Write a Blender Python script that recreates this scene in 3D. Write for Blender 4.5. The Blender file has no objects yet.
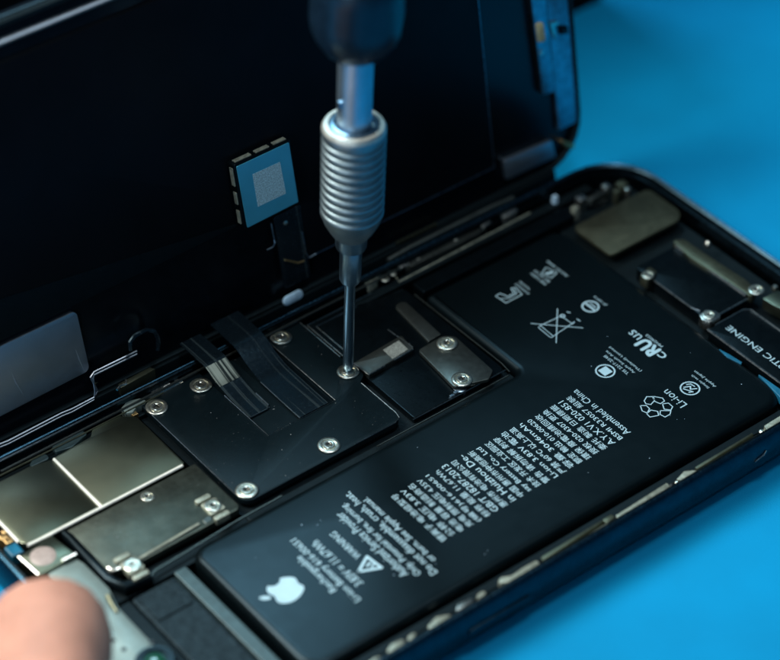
import bpy, bmesh, math, random
from mathutils import Vector, Matrix
random.seed(7)
# ---------------------------------------------------------------- units: 1 blender unit = 1 cm
scn = bpy.context.scene
col = scn.collection
R = math.radians

# ---------------------------------------------------------------- camera frame, measured from the photograph
F = 2482.0; CX, CY = 390.0, 330.0
pitch, yaw = R(40.64), R(38.23)
U = (math.cos(yaw), math.sin(yaw)); V = (-math.sin(yaw), math.cos(yaw))
def toph(a): return Vector((a[0]*U[0]+a[1]*U[1], a[0]*V[0]+a[1]*V[1], a[2]))
fw = toph((0, math.cos(pitch), -math.sin(pitch)))
rt = toph((1, 0, 0))
up = rt.cross(fw)
CAM = Vector((-18.290, -22.165, 27.31))
def P(x, y, z):
    """photo pixel -> point of the horizontal plane at height z"""
    d = fw*F + rt*(x-CX) + up*(CY-y)
    t = (z-CAM.z)/d.z
    q = CAM + d*t
    return (q.x, q.y)
def PP(pts, z): return [P(x, y, z) for x, y in pts]
TH = R(80); HY, HZ = 3.95, 0.5
DW = Vector((0, math.cos(TH), math.sin(TH))); DN = Vector((0, -math.sin(TH), math.cos(TH)))
def D(x, y, n=0.0):
    """photo pixel -> (x, w) on the raised display's own plane, n above it"""
    O = Vector((0, HY, HZ)) + DN*n
    d = fw*F + rt*(x-CX) + up*(CY-y)
    s = (O-CAM).dot(DN)/d.dot(DN)
    q = CAM + d*s - O
    return (q.x, q.dot(DW))
def DD(pts, n=0.0): return [D(x, y, n) for x, y in pts]

# ---------------------------------------------------------------- materials
def mat(name, base, rough=.5, metal=0., var=.25, scale=6., bump=0., bscale=80., rvar=.12, coat=0., spec=.5, aniso=0, base2=None, dust=0., dustcol=(.35,.38,.4)):
    m = bpy.data.materials.new(name); m.use_nodes = True
    nt = m.node_tree; N = nt.nodes; L = nt.links
    b = N['Principled BSDF']
    tc = N.new('ShaderNodeTexCoord')
    n1 = N.new('ShaderNodeTexNoise'); n1.inputs['Scale'].default_value = scale; n1.inputs['Detail'].default_value = 6
    L.new(tc.outputs['Object'], n1.inputs['Vector'])
    cr = N.new('ShaderNodeValToRGB')
    a = [c*(1-var) for c in base]; c2 = [min(1, c*(1+var)) for c in (base2 or base)]
    cr.color_ramp.elements[0].color = (*a, 1); cr.color_ramp.elements[0].position = .3
    cr.color_ramp.elements[1].color = (*c2, 1); cr.color_ramp.elements[1].position = .7
    L.new(n1.outputs['Fac'], cr.inputs['Fac'])
    outc = cr.outputs['Color']
    mr = N.new('ShaderNodeMapRange'); mr.inputs['To Min'].default_value = max(.03, rough-rvar); mr.inputs['To Max'].default_value = min(1, rough+rvar)
    n2 = N.new('ShaderNodeTexNoise'); n2.inputs['Scale'].default_value = scale*3.1; n2.inputs['Detail'].default_value = 8
    L.new(tc.outputs['Object'], n2.inputs['Vector']); L.new(n2.outputs['Fac'], mr.inputs['Value'])
    L.new(mr.outputs['Result'], b.inputs['Roughness'])
    if dust > 0:
        v = N.new('ShaderNodeTexNoise'); v.inputs['Scale'].default_value = 26; v.inputs['Detail'].default_value = 3
        L.new(tc.outputs['Object'], v.inputs['Vector'])
        r2 = N.new('ShaderNodeMapRange'); r2.inputs['From Min'].default_value = .73-dust*.1; r2.inputs['From Max'].default_value = .80
        L.new(v.outputs['Fac'], r2.inputs['Value'])
        mx = N.new('ShaderNodeMixRGB'); mx.inputs['Color2'].default_value = (*dustcol, 1)
        L.new(r2.outputs['Result'], mx.inputs['Fac']); L.new(outc, mx.inputs['Color1']); outc = mx.outputs['Color']
    L.new(outc, b.inputs['Base Color'])
    b.inputs['Metallic'].default_value = metal
    b.inputs['Specular IOR Level'].default_value = spec
    b.inputs['Coat Weight'].default_value = coat
    if aniso: b.inputs['Anisotropic'].default_value = aniso
    if bump > 0:
        n3 = N.new('ShaderNodeTexNoise'); n3.inputs['Scale'].default_value = bscale; n3.inputs['Detail'].default_value = 4
        L.new(tc.outputs['Object'], n3.inputs['Vector'])
        bp = N.new('ShaderNodeBump'); bp.inputs['Strength'].default_value = bump; bp.inputs['Distance'].default_value = .02
        L.new(n3.outputs['Fac'], bp.inputs['Height']); L.new(bp.outputs['Normal'], b.inputs['Normal'])
    return m

M = {}
M['mat']     = mat('blue_rubber', (.0,.235,.49), .70, var=.07, scale=.5, bump=.35, bscale=45, rvar=.05, spec=.12, dust=.15, dustcol=(.0,.2,.45))
M['back']    = mat('black_cloth', (.004,.004,.005), .9, spec=.1)
M['frame']   = mat('dark_steel', (.024,.045,.060), .30, 1, var=.15, bump=.05, bscale=60)
M['inner']   = mat('black_cavity', (.0015,.003,.004), .6, spec=.25, bump=.3, bscale=20)
M['battery'] = mat('battery_film', (.0010,.0026,.0034), .34, var=.10, scale=1.2, bump=.06, bscale=4, rvar=.04, spec=.28)
M['print']   = mat('white_print', (.36,.54,.63), .6, var=.05, rvar=.05)
M['plate']   = mat('black_plate', (.0016,.0046,.0064), .46, .0, spec=.3, var=.15, scale=5, bump=.05, bscale=120, rvar=.08, dust=.05)
M['black']   = mat('black_gloss', (.0012,.0025,.0035), .30, spec=.22, rvar=.08, bump=.04, bscale=30)
M['blackm']  = mat('black_matte', (.002,.004,.005), .55, spec=.25, bump=.2, bscale=60)
M['edge']    = mat('lit_or_bare_edge', (.30,.33,.34), .3, 1)  # bare metal, and also the drawn-in bevel highlight of the bracket plate
M['shield']  = mat('nickel_shield', (.19,.22,.165), .33, 1, var=.03, scale=1.5, bump=.01, bscale=9, rvar=.03, base2=(.205,.225,.165), dust=.05)
M['shieldd'] = mat('graphite_tape', (.085,.10,.085), .40, .9, var=.2, scale=4, bump=.12, bscale=50, dust=.15)
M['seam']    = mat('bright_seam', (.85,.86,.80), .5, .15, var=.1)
M['brass']   = mat('brass_grey', (.11,.12,.085), .42, .9, var=.15, scale=3, bump=.05)
M['steel']   = mat('steel', (.62,.62,.58), .28, 1, var=.12, scale=9, rvar=.1, bump=.08, bscale=30)
M['screw']   = mat('screw_steel', (.70,.70,.62), .30, 1, var=.15, scale=12, rvar=.10, bump=.05, bscale=40)
M['dark']    = mat('screw_recess', (.02,.02,.02), .4, .6)
M['beige']   = mat('beige_metal', (.29,.315,.26), .42, .5, var=.35, scale=12, bump=.1, bscale=40)
M['grey']    = mat('grey_plate', (.10,.115,.11), .36, .9, var=.1, scale=5, bump=.04)
M['mint']    = mat('zinc_plate', (.20,.26,.25), .5, .5, var=.1, scale=3)
M['teal']    = mat('adhesive_strip', (.04,.075,.085), .5, .3, var=.2, scale=6)
M['foil']    = mat('brushed_foil', (.46,.52,.60), .42, 1, var=.05, scale=3, bump=.03, bscale=3, rvar=.05)
M['glass']   = mat('display_black', (.002,.003,.005), .25, spec=.3, rvar=.04)
M['dplate']  = mat('display_backing', (.002,.0025,.004), .45, var=.3, scale=.8, rvar=.08, spec=.12)
M['chip']    = mat('chip_label', (.10,.50,.68), .42, .75, var=.06, scale=2, rvar=.08)
M['sticker'] = mat('pale_sticker', (.26,.42,.50), .6, var=.6, scale=55)
M['flex']    = mat('flex_cable', (.004,.008,.011), .24, bump=.0, spec=.9)
M['copper']  = mat('copper_gold', (.55,.36,.16), .35, .9)
M['bluestrip'] = mat('metal_strip', (.26,.35,.44), .30, 1)
M['label2']  = mat('worn_sticker', (.16,.18,.17), .6, var=.6, scale=60)
M['nickel2'] = mat('tinned_traces', (.34,.36,.32), .36, 1, var=.25, scale=14, rvar=.1)
M['yellow']  = mat('foam_pad', (.50,.42,.22), .8)
M['pill']    = mat('gasket', (.40,.58,.74), .45)
M['tool']    = mat('satin_aluminium', (.27,.35,.39), .46, 1, var=.08, scale=4, rvar=.06, bump=.03)
M['shaft']   = mat('polished_steel', (.30,.46,.60), .30, 1, var=.06, scale=4, rvar=.05)
M['cap']     = mat('black_cap', (.004,.012,.024), .30, rvar=.04)
M['skin']    = mat('skin', (.50,.25,.185), .5, var=.16, scale=1.6, bump=.4, bscale=10)
M['nail']    = mat('nail', (.68,.42,.34), .3)
M['lens']    = mat('green_lens', (.008,.07,.04), .05, coat=1)
M['cyan']    = mat('blue_tab', (.008,.12,.22), .35)
M['woven']   = mat('woven_tape', (.006,.011,.014), .55, var=.7, scale=7, bump=.8, bscale=16, spec=.3)
M['rimshine'] = mat('rim_highlight_metal', (.05,.13,.20), .26, 1)  # blue tone carries the bright reflection along the rim's bevel
M['neck']    = mat('neck_steel', (.40,.54,.66), .42, 1, var=.06, scale=4, rvar=.05)
M['ringtop'] = mat('worn_ring', (.62,.64,.60), .5, .8)
M['pinkpad'] = mat('pink_pad', (.36,.30,.28), .5)
for k_ in ('back','inner','battery','plate','black','blackm','glass','dplate','flex','cap','woven'):
    M[k_].node_tree.nodes['Principled BSDF'].inputs['Specular Tint'].default_value = (.55,.83,1,1)
sb = M['skin'].node_tree.nodes['Principled BSDF']; sb.inputs['Subsurface Weight'].default_value = .15
sb.inputs['Subsurface Radius'].default_value = (.3,.12,.06); sb.inputs['Subsurface Scale'].default_value = .3
# flex: faint copper traces running along the cable (x bands)
def flex_streaks():
    m = M['flex']; nt = m.node_tree; N = nt.nodes; L = nt.links; b = N['Principled BSDF']
    tc = N.new('ShaderNodeTexCoord'); mp = N.new('ShaderNodeMapping'); mp.inputs['Scale'].default_value = (16, .25, .25)
    n = N.new('ShaderNodeTexNoise'); n.inputs['Scale'].default_value = 1; n.inputs['Detail'].default_value = 3
    L.new(tc.outputs['Object'], mp.inputs['Vector']); L.new(mp.outputs['Vector'], n.inputs['Vector'])
    cr = N.new('ShaderNodeValToRGB'); cr.color_ramp.elements[0].position = .58; cr.color_ramp.elements[1].position = .66
    cr.color_ramp.elements[0].color = (.003,.006,.009,1); cr.color_ramp.elements[1].color = (.022,.032,.036,1)
    L.new(n.outputs['Fac'], cr.inputs['Fac']); L.new(cr.outputs['Color'], b.inputs['Base Color'])
flex_streaks()
def trace_streaks():
    m = M['nickel2']; nt = m.node_tree; N = nt.nodes; L = nt.links; b = N['Principled BSDF']
    tc = N.new('ShaderNodeTexCoord'); mp = N.new('ShaderNodeMapping'); mp.inputs['Scale'].default_value = (24, .25, .25)
    n = N.new('ShaderNodeTexNoise'); n.inputs['Scale'].default_value = 1; n.inputs['Detail'].default_value = 2
    L.new(tc.outputs['Object'], mp.inputs['Vector']); L.new(mp.outputs['Vector'], n.inputs['Vector'])
    cr = N.new('ShaderNodeValToRGB'); cr.color_ramp.elements[0].position = .42; cr.color_ramp.elements[1].position = .56
    cr.color_ramp.elements[0].color = (.03,.04,.04,1); cr.color_ramp.elements[1].color = (.34,.37,.32,1)
    L.new(n.outputs['Fac'], cr.inputs['Fac']); L.new(cr.outputs['Color'], b.inputs['Base Color'])
trace_streaks()
# ---------------------------------------------------------------- mesh helpers
def arc_poly(pts, r):
    """closed outline with filleted corners; r is one radius or one per corner"""
    n = len(pts); out = []
    for i in range(n):
        p = Vector(pts[i]).to_2d(); a = Vector(pts[i-1]).to_2d(); c = Vector(pts[(i+1) % n]).to_2d()
        rr = r[i] if isinstance(r, (list, tuple)) else r
        if rr <= 0: out.append(tuple(p)); continue
        u = (a-p); v = (c-p); lu, lv = u.length, v.length; u /= lu; v /= lv
        ang = math.acos(max(-1, min(1, u.dot(v))))
        if ang > 3.05: out.append(tuple(p)); continue
        d = min(rr/math.tan(ang/2), lu*.48, lv*.48); rr = d*math.tan(ang/2)
        bis = (u+v).normalized(); cen = p + bis*(rr/math.sin(ang/2))
        s = p+u*d-cen; e = p+v*d-cen
        a0 = math.atan2(s.y, s.x); a1 = math.atan2(e.y, e.x); da = (a1-a0+math.pi) % (2*math.pi)-math.pi
        k = max(3, int(abs(da)/R(14)))
        for j in range(k+1):
            t = a0+da*j/k; out.append((cen.x+rr*math.cos(t), cen.y+rr*math.sin(t)))
    return out
def rect(x0, y0, x1, y1): return [(x0,y0),(x1,y0),(x1,y1),(x0,y1)]
def area(p): return sum(p[i-1][0]*p[i][1]-p[i][0]*p[i-1][1] for i in range(len(p)))/2
def inset(pts, d):
    n = len(pts); s = 1 if area(pts) > 0 else -1; out = []
    for i in range(n):
        a = Vector(pts[i-1]); p = Vector(pts[i]); c = Vector(pts[(i+1) % n])
        e1 = (p-a); e2 = (c-p)
        if e1.length < 1e-7: e1 = e2
        if e2.length < 1e-7: e2 = e1
        n1 = Vector((-e1.y, e1.x)).normalized()*s; n2 = Vector((-e2.y, e2.x)).normalized()*s
        m = (n1+n2); m = m.normalized() if m.length > 1e-6 else n1
        k = 1/max(.5, m.dot(n1)); out.append(tuple(p+m*d*k))
    return out
def loft(bm, rings, cap0=True, cap1=True):
    vs = [[bm.verts.new(p) for p in r] for r in rings]
    n = len(vs[0])
    for a, b in zip(vs, vs[1:]):
        for i in range(n): bm.faces.new((a[i-1], a[i], b[i], b[i-1]))
    if cap0: bm.faces.new(list(reversed(vs[0])))
    if cap1: bm.faces.new(vs[-1])
    return vs
def prism(bm, pts, z0, z1, bev=.012):
    if area(pts) < 0: pts = pts[::-1]
    q = [(0, z0)]
    if bev > 0: q += [(0, z1-bev), (bev*.3, z1-bev*.3), (bev, z1)]
    else: q += [(0, z1)]
    loft(bm, [[(x, y, z) for x, y in (inset(pts, d) if d else pts)] for d, z in q])
def band(bm, pts, prof):
    """closed band round an outline; prof = [(inset, z)] closed loop"""
    if area(pts) < 0: pts = pts[::-1]
    rings = [[(x, y, z) for x, y in (inset(pts, d) if d else pts)] for d, z in prof]
    loft(bm, rings+[rings[0]], False, False)
    bmesh.ops.remove_doubles(bm, verts=bm.verts, dist=1e-6)
def lathe(bm, prof, seg=40, c=(0,0,0)):
    rings = []
    for r, z in prof:
        rings.append([(c[0]+max(r,1e-4)*math.cos(2*math.pi*i/seg), c[1]+max(r,1e-4)*math.sin(2*math.pi*i/seg), c[2]+z) for i in range(seg)])
    loft(bm, rings)
def tube(bm, pts, r, seg=8):
    pts = [Vector(p) for p in pts]; rings = []
    for i, p in enumerate(pts):
        d = (pts[min(i+1, len(pts)-1)]-pts[max(i-1, 0)]).normalized()
        a = d.cross(Vector((0,0,1)))
        if a.length < .05: a = d.cross(Vector((1,0,0)))
        a.normalize(); b = d.cross(a)
        rr = r[i] if isinstance(r, (list, tuple)) else r
        rings.append([tuple(p+a*rr*math.cos(2*math.pi*k/seg)+b*rr*math.sin(2*math.pi*k/seg)) for k in range(seg)])
    loft(bm, rings)
def stroke(bm, pts, w, z, closed=False):
    """flat printed line of width w on height z"""
    pts = [Vector((p[0], p[1])) for p in pts]; n = len(pts)
    for i in range(n if closed else n-1):
        a, b = pts[i], pts[(i+1) % n]
        d = (b-a)
        if d.length < 1e-6: continue
        d.normalize(); s = Vector((-d.y, d.x))*w/2; e = d*w*.35
        vs = [bm.verts.new((p.x, p.y, z + (i % 2)*.0006)) for p in (a-e-s, b+e-s, b+e+s, a-e+s)]
        bm.faces.new(vs)
def flat(bm, pts, z):
    if area(pts) < 0: pts = pts[::-1]
    bm.faces.new([bm.verts.new((x, y, z)) for x, y in pts])
def ring(bm, c, r0, r1, z, seg=36):
    a = [bm.verts.new((c[0]+r0*math.cos(2*math.pi*i/seg), c[1]+r0*math.sin(2*math.pi*i/seg), z)) for i in range(seg)]
    b = [bm.verts.new((c[0]+r1*math.cos(2*math.pi*i/seg), c[1]+r1*math.sin(2*math.pi*i/seg), z)) for i in range(seg)]
    for i in range(seg): bm.faces.new((a[i-1], b[i-1], b[i], a[i]))
def new(): return bmesh.new()

SPLIT = {'cover_rim','folded_edge','solder_pads','cable_edge','contact_pads','contact_pad','seam','copper_part','pull_tab','plate_hole','lit_or_bare_edge','bright_edge','tape_patch','bay_rim','locating_post','screw_clip','cable_outline','motor_rim','speaker_block'}
def obj(name, bm, m, parent=None, smooth=False, world=False, label=None):
    if name in SPLIT:
        left = set(bm.verts); groups = []
        while left:
            st = [left.pop()]; g = set(st)
            while st:
                for e in st.pop().link_edges:
                    for w_ in e.verts:
                        if w_ in left: left.discard(w_); g.add(w_); st.append(w_)
            groups.append(g)
        if len(groups) > 1:
            groups.sort(key=lambda g: min(v.index for v in g)) if False else None
            for g in groups:
                b2 = bmesh.new(); mp = {v: b2.verts.new(v.co) for v in g}
                for f in bm.faces:
                    if f.verts[0] in g: b2.faces.new([mp[v] for v in f.verts])
                last = obj1(name, b2, m, parent, smooth, world, label)
            bm.free(); return last
    return obj1(name, bm, m, parent, smooth, world, label)
def obj1(name, bm, m, parent=None, smooth=False, world=False, label=None):
    bmesh.ops.recalc_face_normals(bm, faces=bm.faces)
    me = bpy.data.meshes.new(name); bm.to_mesh(me); bm.free()
    me.materials.append(m)
    o = bpy.data.objects.new(name, me); col.objects.link(o)
    for p in me.polygons: p.use_smooth = smooth
    if smooth: me.set_sharp_from_angle(angle=R(38))
    if parent:
        o.parent = parent
        if world: o.matrix_parent_inverse = MW[parent.name].inverted()
    if label: o['label'] = label
    return o
MW = {}
def thing(name, label, cat, loc=(0,0,0), rot=(0,0,0), group=None):
    o = bpy.data.objects.new(name, None); col.objects.link(o); o.empty_display_size = .5
    o.location = loc; o.rotation_euler = rot; o['label'] = label; o['category'] = cat
    if group: o['group'] = group
    from mathutils import Euler
    MW[o.name] = Matrix.Translation(loc) @ Euler(rot).to_matrix().to_4x4()
    return o

# text: default font outlines turned into plain mesh, laid with reading direction +Y and letter tops to -X
def text_geo(s):
    cu = bpy.data.curves.new('t', 'FONT'); cu.body = s; cu.size = 1; cu.resolution_u = 2
    o = bpy.data.objects.new('t', cu); col.objects.link(o)
    dg = bpy.context.evaluated_depsgraph_get(); ev = o.evaluated_get(dg); me = ev.to_mesh()
    vs = [v.co.copy() for v in me.vertices]; fs = [tuple(p.vertices) for p in me.polygons]
    ev.to_mesh_clear(); bpy.data.objects.remove(o); bpy.data.curves.remove(cu)
    return vs, fs
def lay_text(bm, s, xbase, y0, y1, h, z):
    """baseline at x=xbase, from y0 to y1, full letter height h (towards -X)"""
    vs, fs = text_geo(s)
    if not vs: return
    mnx = min(v.x for v in vs); mxx = max(v.x for v in vs); mny = min(v.y for v in vs); mxy = max(v.y for v in vs)
    kx = (y1-y0)/(mxx-mnx); ky = h/(mxy-mny)
    nv = [bm.verts.new((xbase-(v.y-mny)*ky, y0+(v.x-mnx)*kx, z)) for v in vs]
    for f in fs:
        try: bm.faces.new([nv[i] for i in f])
        except ValueError: pass

# ================================================================= SETTING
bm = new(); prism(bm, arc_poly(rect(-60,-60,60,60), 1), -.3, 0, .05)
o = obj('work_mat', bm, M['mat']); o['kind'] = 'structure'
bm = new(); prism(bm, rect(-40, 8.15, 60, 8.6), 0.002, 8.5, .05)
# the backdrop ends in a hanging lower edge just behind the open screen
o = obj('backdrop', bm, M['back']); o['kind'] = 'structure'
for v in o.data.vertices:
    if v.co.x > 0: v.co.x = 10.95

# ================================================================= PHONE
phone = thing('smartphone', 'opened dark smartphone lying on the blue mat with battery and boards exposed', 'smartphone')
OUT = arc_poly(rect(-6.98,-3.58,7.2,3.56), 1.12)
bm = new()
prof = [(.30,.01),(.14,.05),(.04,.16),(0,.30),(0,.52),(.03,.66),(.07,.75),(.10,.79),(.14,.80),(.165,.78),(.17,.66),(.22,.66),(.22,.14),(.30,.14)]
band(bm, OUT, prof)
obj('housing', bm, M['frame'], phone, smooth=True)
bm = new(); prism(bm, inset(OUT, .25), .012, .13, 0)
b_rt = new(); band(b_rt, OUT, [(.055,.775),(.075,.798),(.10,.806),(.115,.798)]); obj('rim_highlight', b_rt, M['rimshine'], phone, smooth=True)  # added band that puts the bevel's bright reflected line into the shape
obj('back_panel', bm, M['inner'], phone)
# seams (antenna breaks) + side buttons on the near long side
bm = new(); prism(bm, rect(-4.92,-3.592,-4.84,-3.36), .2, .60, 0); obj('antenna_band', bm, M['black'], phone)
bm = new(); prism(bm, arc_poly([(-2.2,.33),(-1.0,.33),(-1.0,.47),(-2.2,.47)], .07), 0, .035, .01)
bmesh.ops.transform(bm, matrix=Matrix(((1,0,0,0),(0,0,-1,-3.575),(0,1,0,0),(0,0,0,1))), verts=bm.verts)
obj('side_button', bm, M['frame'], phone, smooth=True)
bm = new()
tube(bm, [(3.62,-3.59,.42),(3.70,-3.60,.455),(3.80,-3.60,.475),(3.86,-3.59,.53)], .012, 6)
obj('scratch_mark', bm, M['edge'], phone)

# ---- battery
BZ = .62
BO = [(-4.58,-2.98),(4.98,-2.98),(4.98,2.62),(1.95,2.62),(1.95,.17),(-4.58,.17)]
bp_ = arc_poly(BO, [.42,.42,.3,.12,.10,.30])
bm = new()
if area(bp_) < 0: bp_ = bp_[::-1]
pr = [(.02,.14),(0,.25),(0,.44),(.015,.54),(.05,.59),(.09,BZ-.006),(.15,BZ)]
loft(bm, [[(x,y,z) for x,y in (inset(bp_, d) if d else bp_)] for d, z in pr])
battery = obj('battery', bm, M['battery'], phone, smooth=True)
PZ = BZ+.003
bm = new()
# dense specification rows
rows = ["锂离子 电池组型号","公称 电压 3.83V","电池 容量 制造商名","充电 限制电压 4.35V",
 "(编号)616-00651","标称 能量 11.67Wh","GB/T 18287-2013","惠州市 电池有限公司",
 "in Huizhou De-","中国 惠州市仲恺高新","say Battery Co., Ltd","技术 开发区 工业园区",
 "警告 请勿拆解 刺穿","Li-ion 3.83V 電池","严禁 60℃ 以上高温","容量 3046mAh",
 "额定 輸出 010-00620","環保 廢電池請回收","授权 020-4307 更換","委托 製造 日期標籤",
 "A.Y.X.V1 020-851","BSMI R33057 組裝"]
for i, s in enumerate(rows):
    x = -1.479+.1705*i+.128
    lay_text(bm, s, x, -2.06+random.uniform(-.015,.015), -.80+random.uniform(-.02,.02), .118, PZ)
lay_text(bm, "Assembled in China", -1.479+.1705*22+.135, -2.03, -.74, .128, PZ)
def line_px(s, a, b, h):
    (ax, ay), (bx, by) = P(*a, PZ), P(*b, PZ)
    lay_text(bm, s, (ax+bx)/2+h/2, ay, by, h, PZ)
line_px("Rechargeable", (336,590), (297.5,557), .155)
line_px("Li-ion Battery 616-00651", (361,599), (292,540), .155)
line_px("3.83V = 11.67Wh", (361,584), (313,542), .14)
line_px("WARNING", (359.5,557), (331.5,533), .12)
line_px("Authorized Service Provider", (407,574.5), (336,514.5), .15)
line_px("Only. Potential for fire, burning.", (421.5,573), (341,505), .15)
line_px("Do not disassemble, crush, heat,", (435.5,573), (346,493), .15)
line_px("or burn. See Apple manual.", (436.5,559), (363,499), .15)
# warning triangle
tri = PP([(358.5,571.5),(367,556.5),(381.5,567.5)], PZ)
stroke(bm, tri, .045, PZ, True)
stroke(bm, PP([(367,566),(370,562.5)], PZ), .035, PZ+.001)
stroke(bm, PP([(371.5,567),(374,563.5)], PZ), .03, PZ+.001)
# crossed-out bin
for q in ([(557.5,309),(556.2,343)],[(531,323.5),(583,328)]): stroke(bm, PP(q, PZ), .014, PZ+.002)
stroke(bm, PP([(538.3,327.5),(540.5,325.5),(561,316),(572,323.5),(551.5,337.5),(550,337)], PZ), .013, PZ)
stroke(bm, PP([(538.3,327.5),(550.5,337.5)], PZ), .014, PZ); stroke(bm, PP([(540.5,325.5),(553,336)], PZ), .012, PZ)
stroke(bm, PP([(572,324),(574.3,322)], PZ), .02, PZ)
c = P(562.5,316, PZ); ring(bm, c, .025, .045, PZ+.001)
for q in ([(567,312),(570,312.5)],[(577,319),(580,321)]): stroke(bm, PP(q, PZ), .018, PZ)
# conformity marks
def rings_at(px, r, w): c = P(*px, PZ); ring(bm, c, r-w, r, PZ); return c
c = rings_at((590.5,306.5), .150, .028); stroke(bm, [(c[0]-.01,c[1]-.10),(c[0]-.01,c[1]+.10)], .035, PZ); stroke(bm, [(c[0]+.05,c[1]-.08),(c[0]+.05,c[1]+.06)], .02, PZ)
lay_text(bm, "JIS C8714", P(597,298,PZ)[0]+.03, P(607,305,PZ)[1], P(595,296,PZ)[1], .06, PZ)
c = rings_at((605.3,371), .165, .026)
flat(bm, [(c[0]-.085,c[1]-.085),(c[0]+.085,c[1]-.085),(c[0]+.085,c[1]+.085),(c[0]-.085,c[1]+.085)], PZ)
c = rings_at((690,388.3), .165, .024)
stroke(bm, [(c[0]+.08,c[1]-.07),(c[0]-.01,c[1]-.02),(c[0]+.04,c[1]+.03),(c[0]-.06,c[1]+.08)], .022, PZ)
stroke(bm, [(c[0]-.08,c[1]-.06),(c[0]-.02,c[1]-.09),(c[0]-.07,c[1]+.01),(c[0]-.09,c[1]+.06)], .02, PZ)
stroke(bm, [(c[0]+.09,c[1]-.01),(c[0]+.08,c[1]+.07),(c[0]+.02,c[1]+.10)], .02, PZ)
line_px("TIS 2217-2548", (628,374), (604.5,355.5), .058)
line_px("Apple South Asia", (635,372.5), (606,351), .058)
line_px("(Thailand) Limited", (641.5,371), (609.5,347), .058)
line_px("Simplo tech", (709,388), (692,375), .058)
line_px("Apple Japan", (716,386.5), (694.5,371), .062)
line_px("MH29053", (662.5,346.5), (646,335), .055)
# big UR mark + small letters
line_px("us", (641,338), (630,331.5), .14)
line_px("c", (666,357), (658.5,353.5), .14)
ux, uy = P(657,351.5,PZ); vx, vy = P(636.5,342.5,PZ)
bm2 = new()
vs, fs = text_geo("RU")
mnx = min(v.x for v in vs); mxx = max(v.x for v in vs); mny = min(v.y for v in vs); mxy = max(v.y for v in vs)
for off in ((0,0),(.012,0),(-.012,0),(0,.012),(0,-.012)):
    zz = PZ+.0006*(abs(off[0])*100+abs(off[1])*220+off[0]*30+off[1]*60)
    nv = [bm.verts.new((P(651,348,PZ)[0]+.10-(v.y-mny)/(mxy-mny)*.26+off[0]*1.3, P(657,352,PZ)[1]+(v.x-mnx)/(mxx-mnx)*.36+off[1]*1.3, zz)) for v in vs]
    for f in fs: bm.faces.new([nv[i] for i in f])
bm2.free()
line_px("Li-ion", (683.5,406.5), (665,390.5), .150)
# recycling cluster: interlocking outlined arrows
cx, cy = P(656.5,406.3,PZ)
for hx in ([(385,545),(400,520),(435,520),(447,543),(425,567),(395,562)],[(440,518),(495,528),(507,546),(482,562),(448,548)],[(495,563),(530,558),(556,580),(545,600),(505,595)],
           [(482,603),(545,604),(540,625),(510,642),(480,626)],[(400,622),(425,600),(466,608),(472,632),(420,642)],[(362,573),(398,573),(417,592),(403,618),(373,605)]):
    stroke(bm, PP([(580+a/6, 310+b/6) for a, b in hx], PZ), .016, PZ, True)
# KC style mark, stacked lines near the top
def mk(px): return PP(px, PZ)
for q in ([(495.5,296),(506,303)],[(495.5,296),(500,293.5),(508,296.5),(514,293),(511,288.5)],[(500,299),(509,298),(516.5,293.5),(514,289)],[(506,303),(522,294.5),(515.5,287.5),(511,288.5)]):
    stroke(bm, mk(q), .014, PZ)
line_px("R-XXX KCC", (528.5,294), (515.5,283.5), .045); line_px("YU10725", (530,289.5), (519.5,281.5), .045)
stroke(bm, mk([(541.5,273.5),(546,267.5),(557,272.5),(551.5,278)]), .013, PZ, True)
stroke(bm, mk([(546.5,273.5),(552,272.5)]), .045, PZ)
line_px("A2157 3046", (567.5,276.5), (547,261), .05)
line_px("PSE 3.83V", (545.5,284.5), (531,273), .05); line_px("IEC 62133", (550,281.5), (534,271), .05)
print_o = obj('printed_text', bm, M['print'], battery)
# maker's emblem: bitten apple with leaf, its top pointing to the phone's camera end
bm = new()
AP = [(0,.27),(.06,.285),(.13,.315),(.21,.32),(.29,.29),(.35,.235),(.375,.20),(.31,.14),(.27,.05),(.275,-.05),(.32,-.13),(.40,-.185),(.37,-.27),(.31,-.37),(.24,-.45),(.17,-.48),(.10,-.47),(.02,-.445),(-.05,-.445),(-.12,-.475),(-.19,-.475),(-.25,-.43),(-.33,-.31),(-.385,-.18),(-.41,-.03),(-.39,.11),(-.34,.22),(-.27,.29),(-.19,.32),(-.11,.305),(-.05,.28)]
LF = [(0,.355),(-.005,.42),(.02,.49),(.07,.55),(.14,.595),(.185,.60),(.19,.54),(.16,.46),(.10,.39),(.05,.36)]
acx, acy = P(283.5,591,PZ)
for sh in (AP, LF): flat(bm, [(acx-y*.61, acy+x*.61) for x, y in sh], PZ)
obj('printed_emblem', bm, M['print'], battery)

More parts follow.
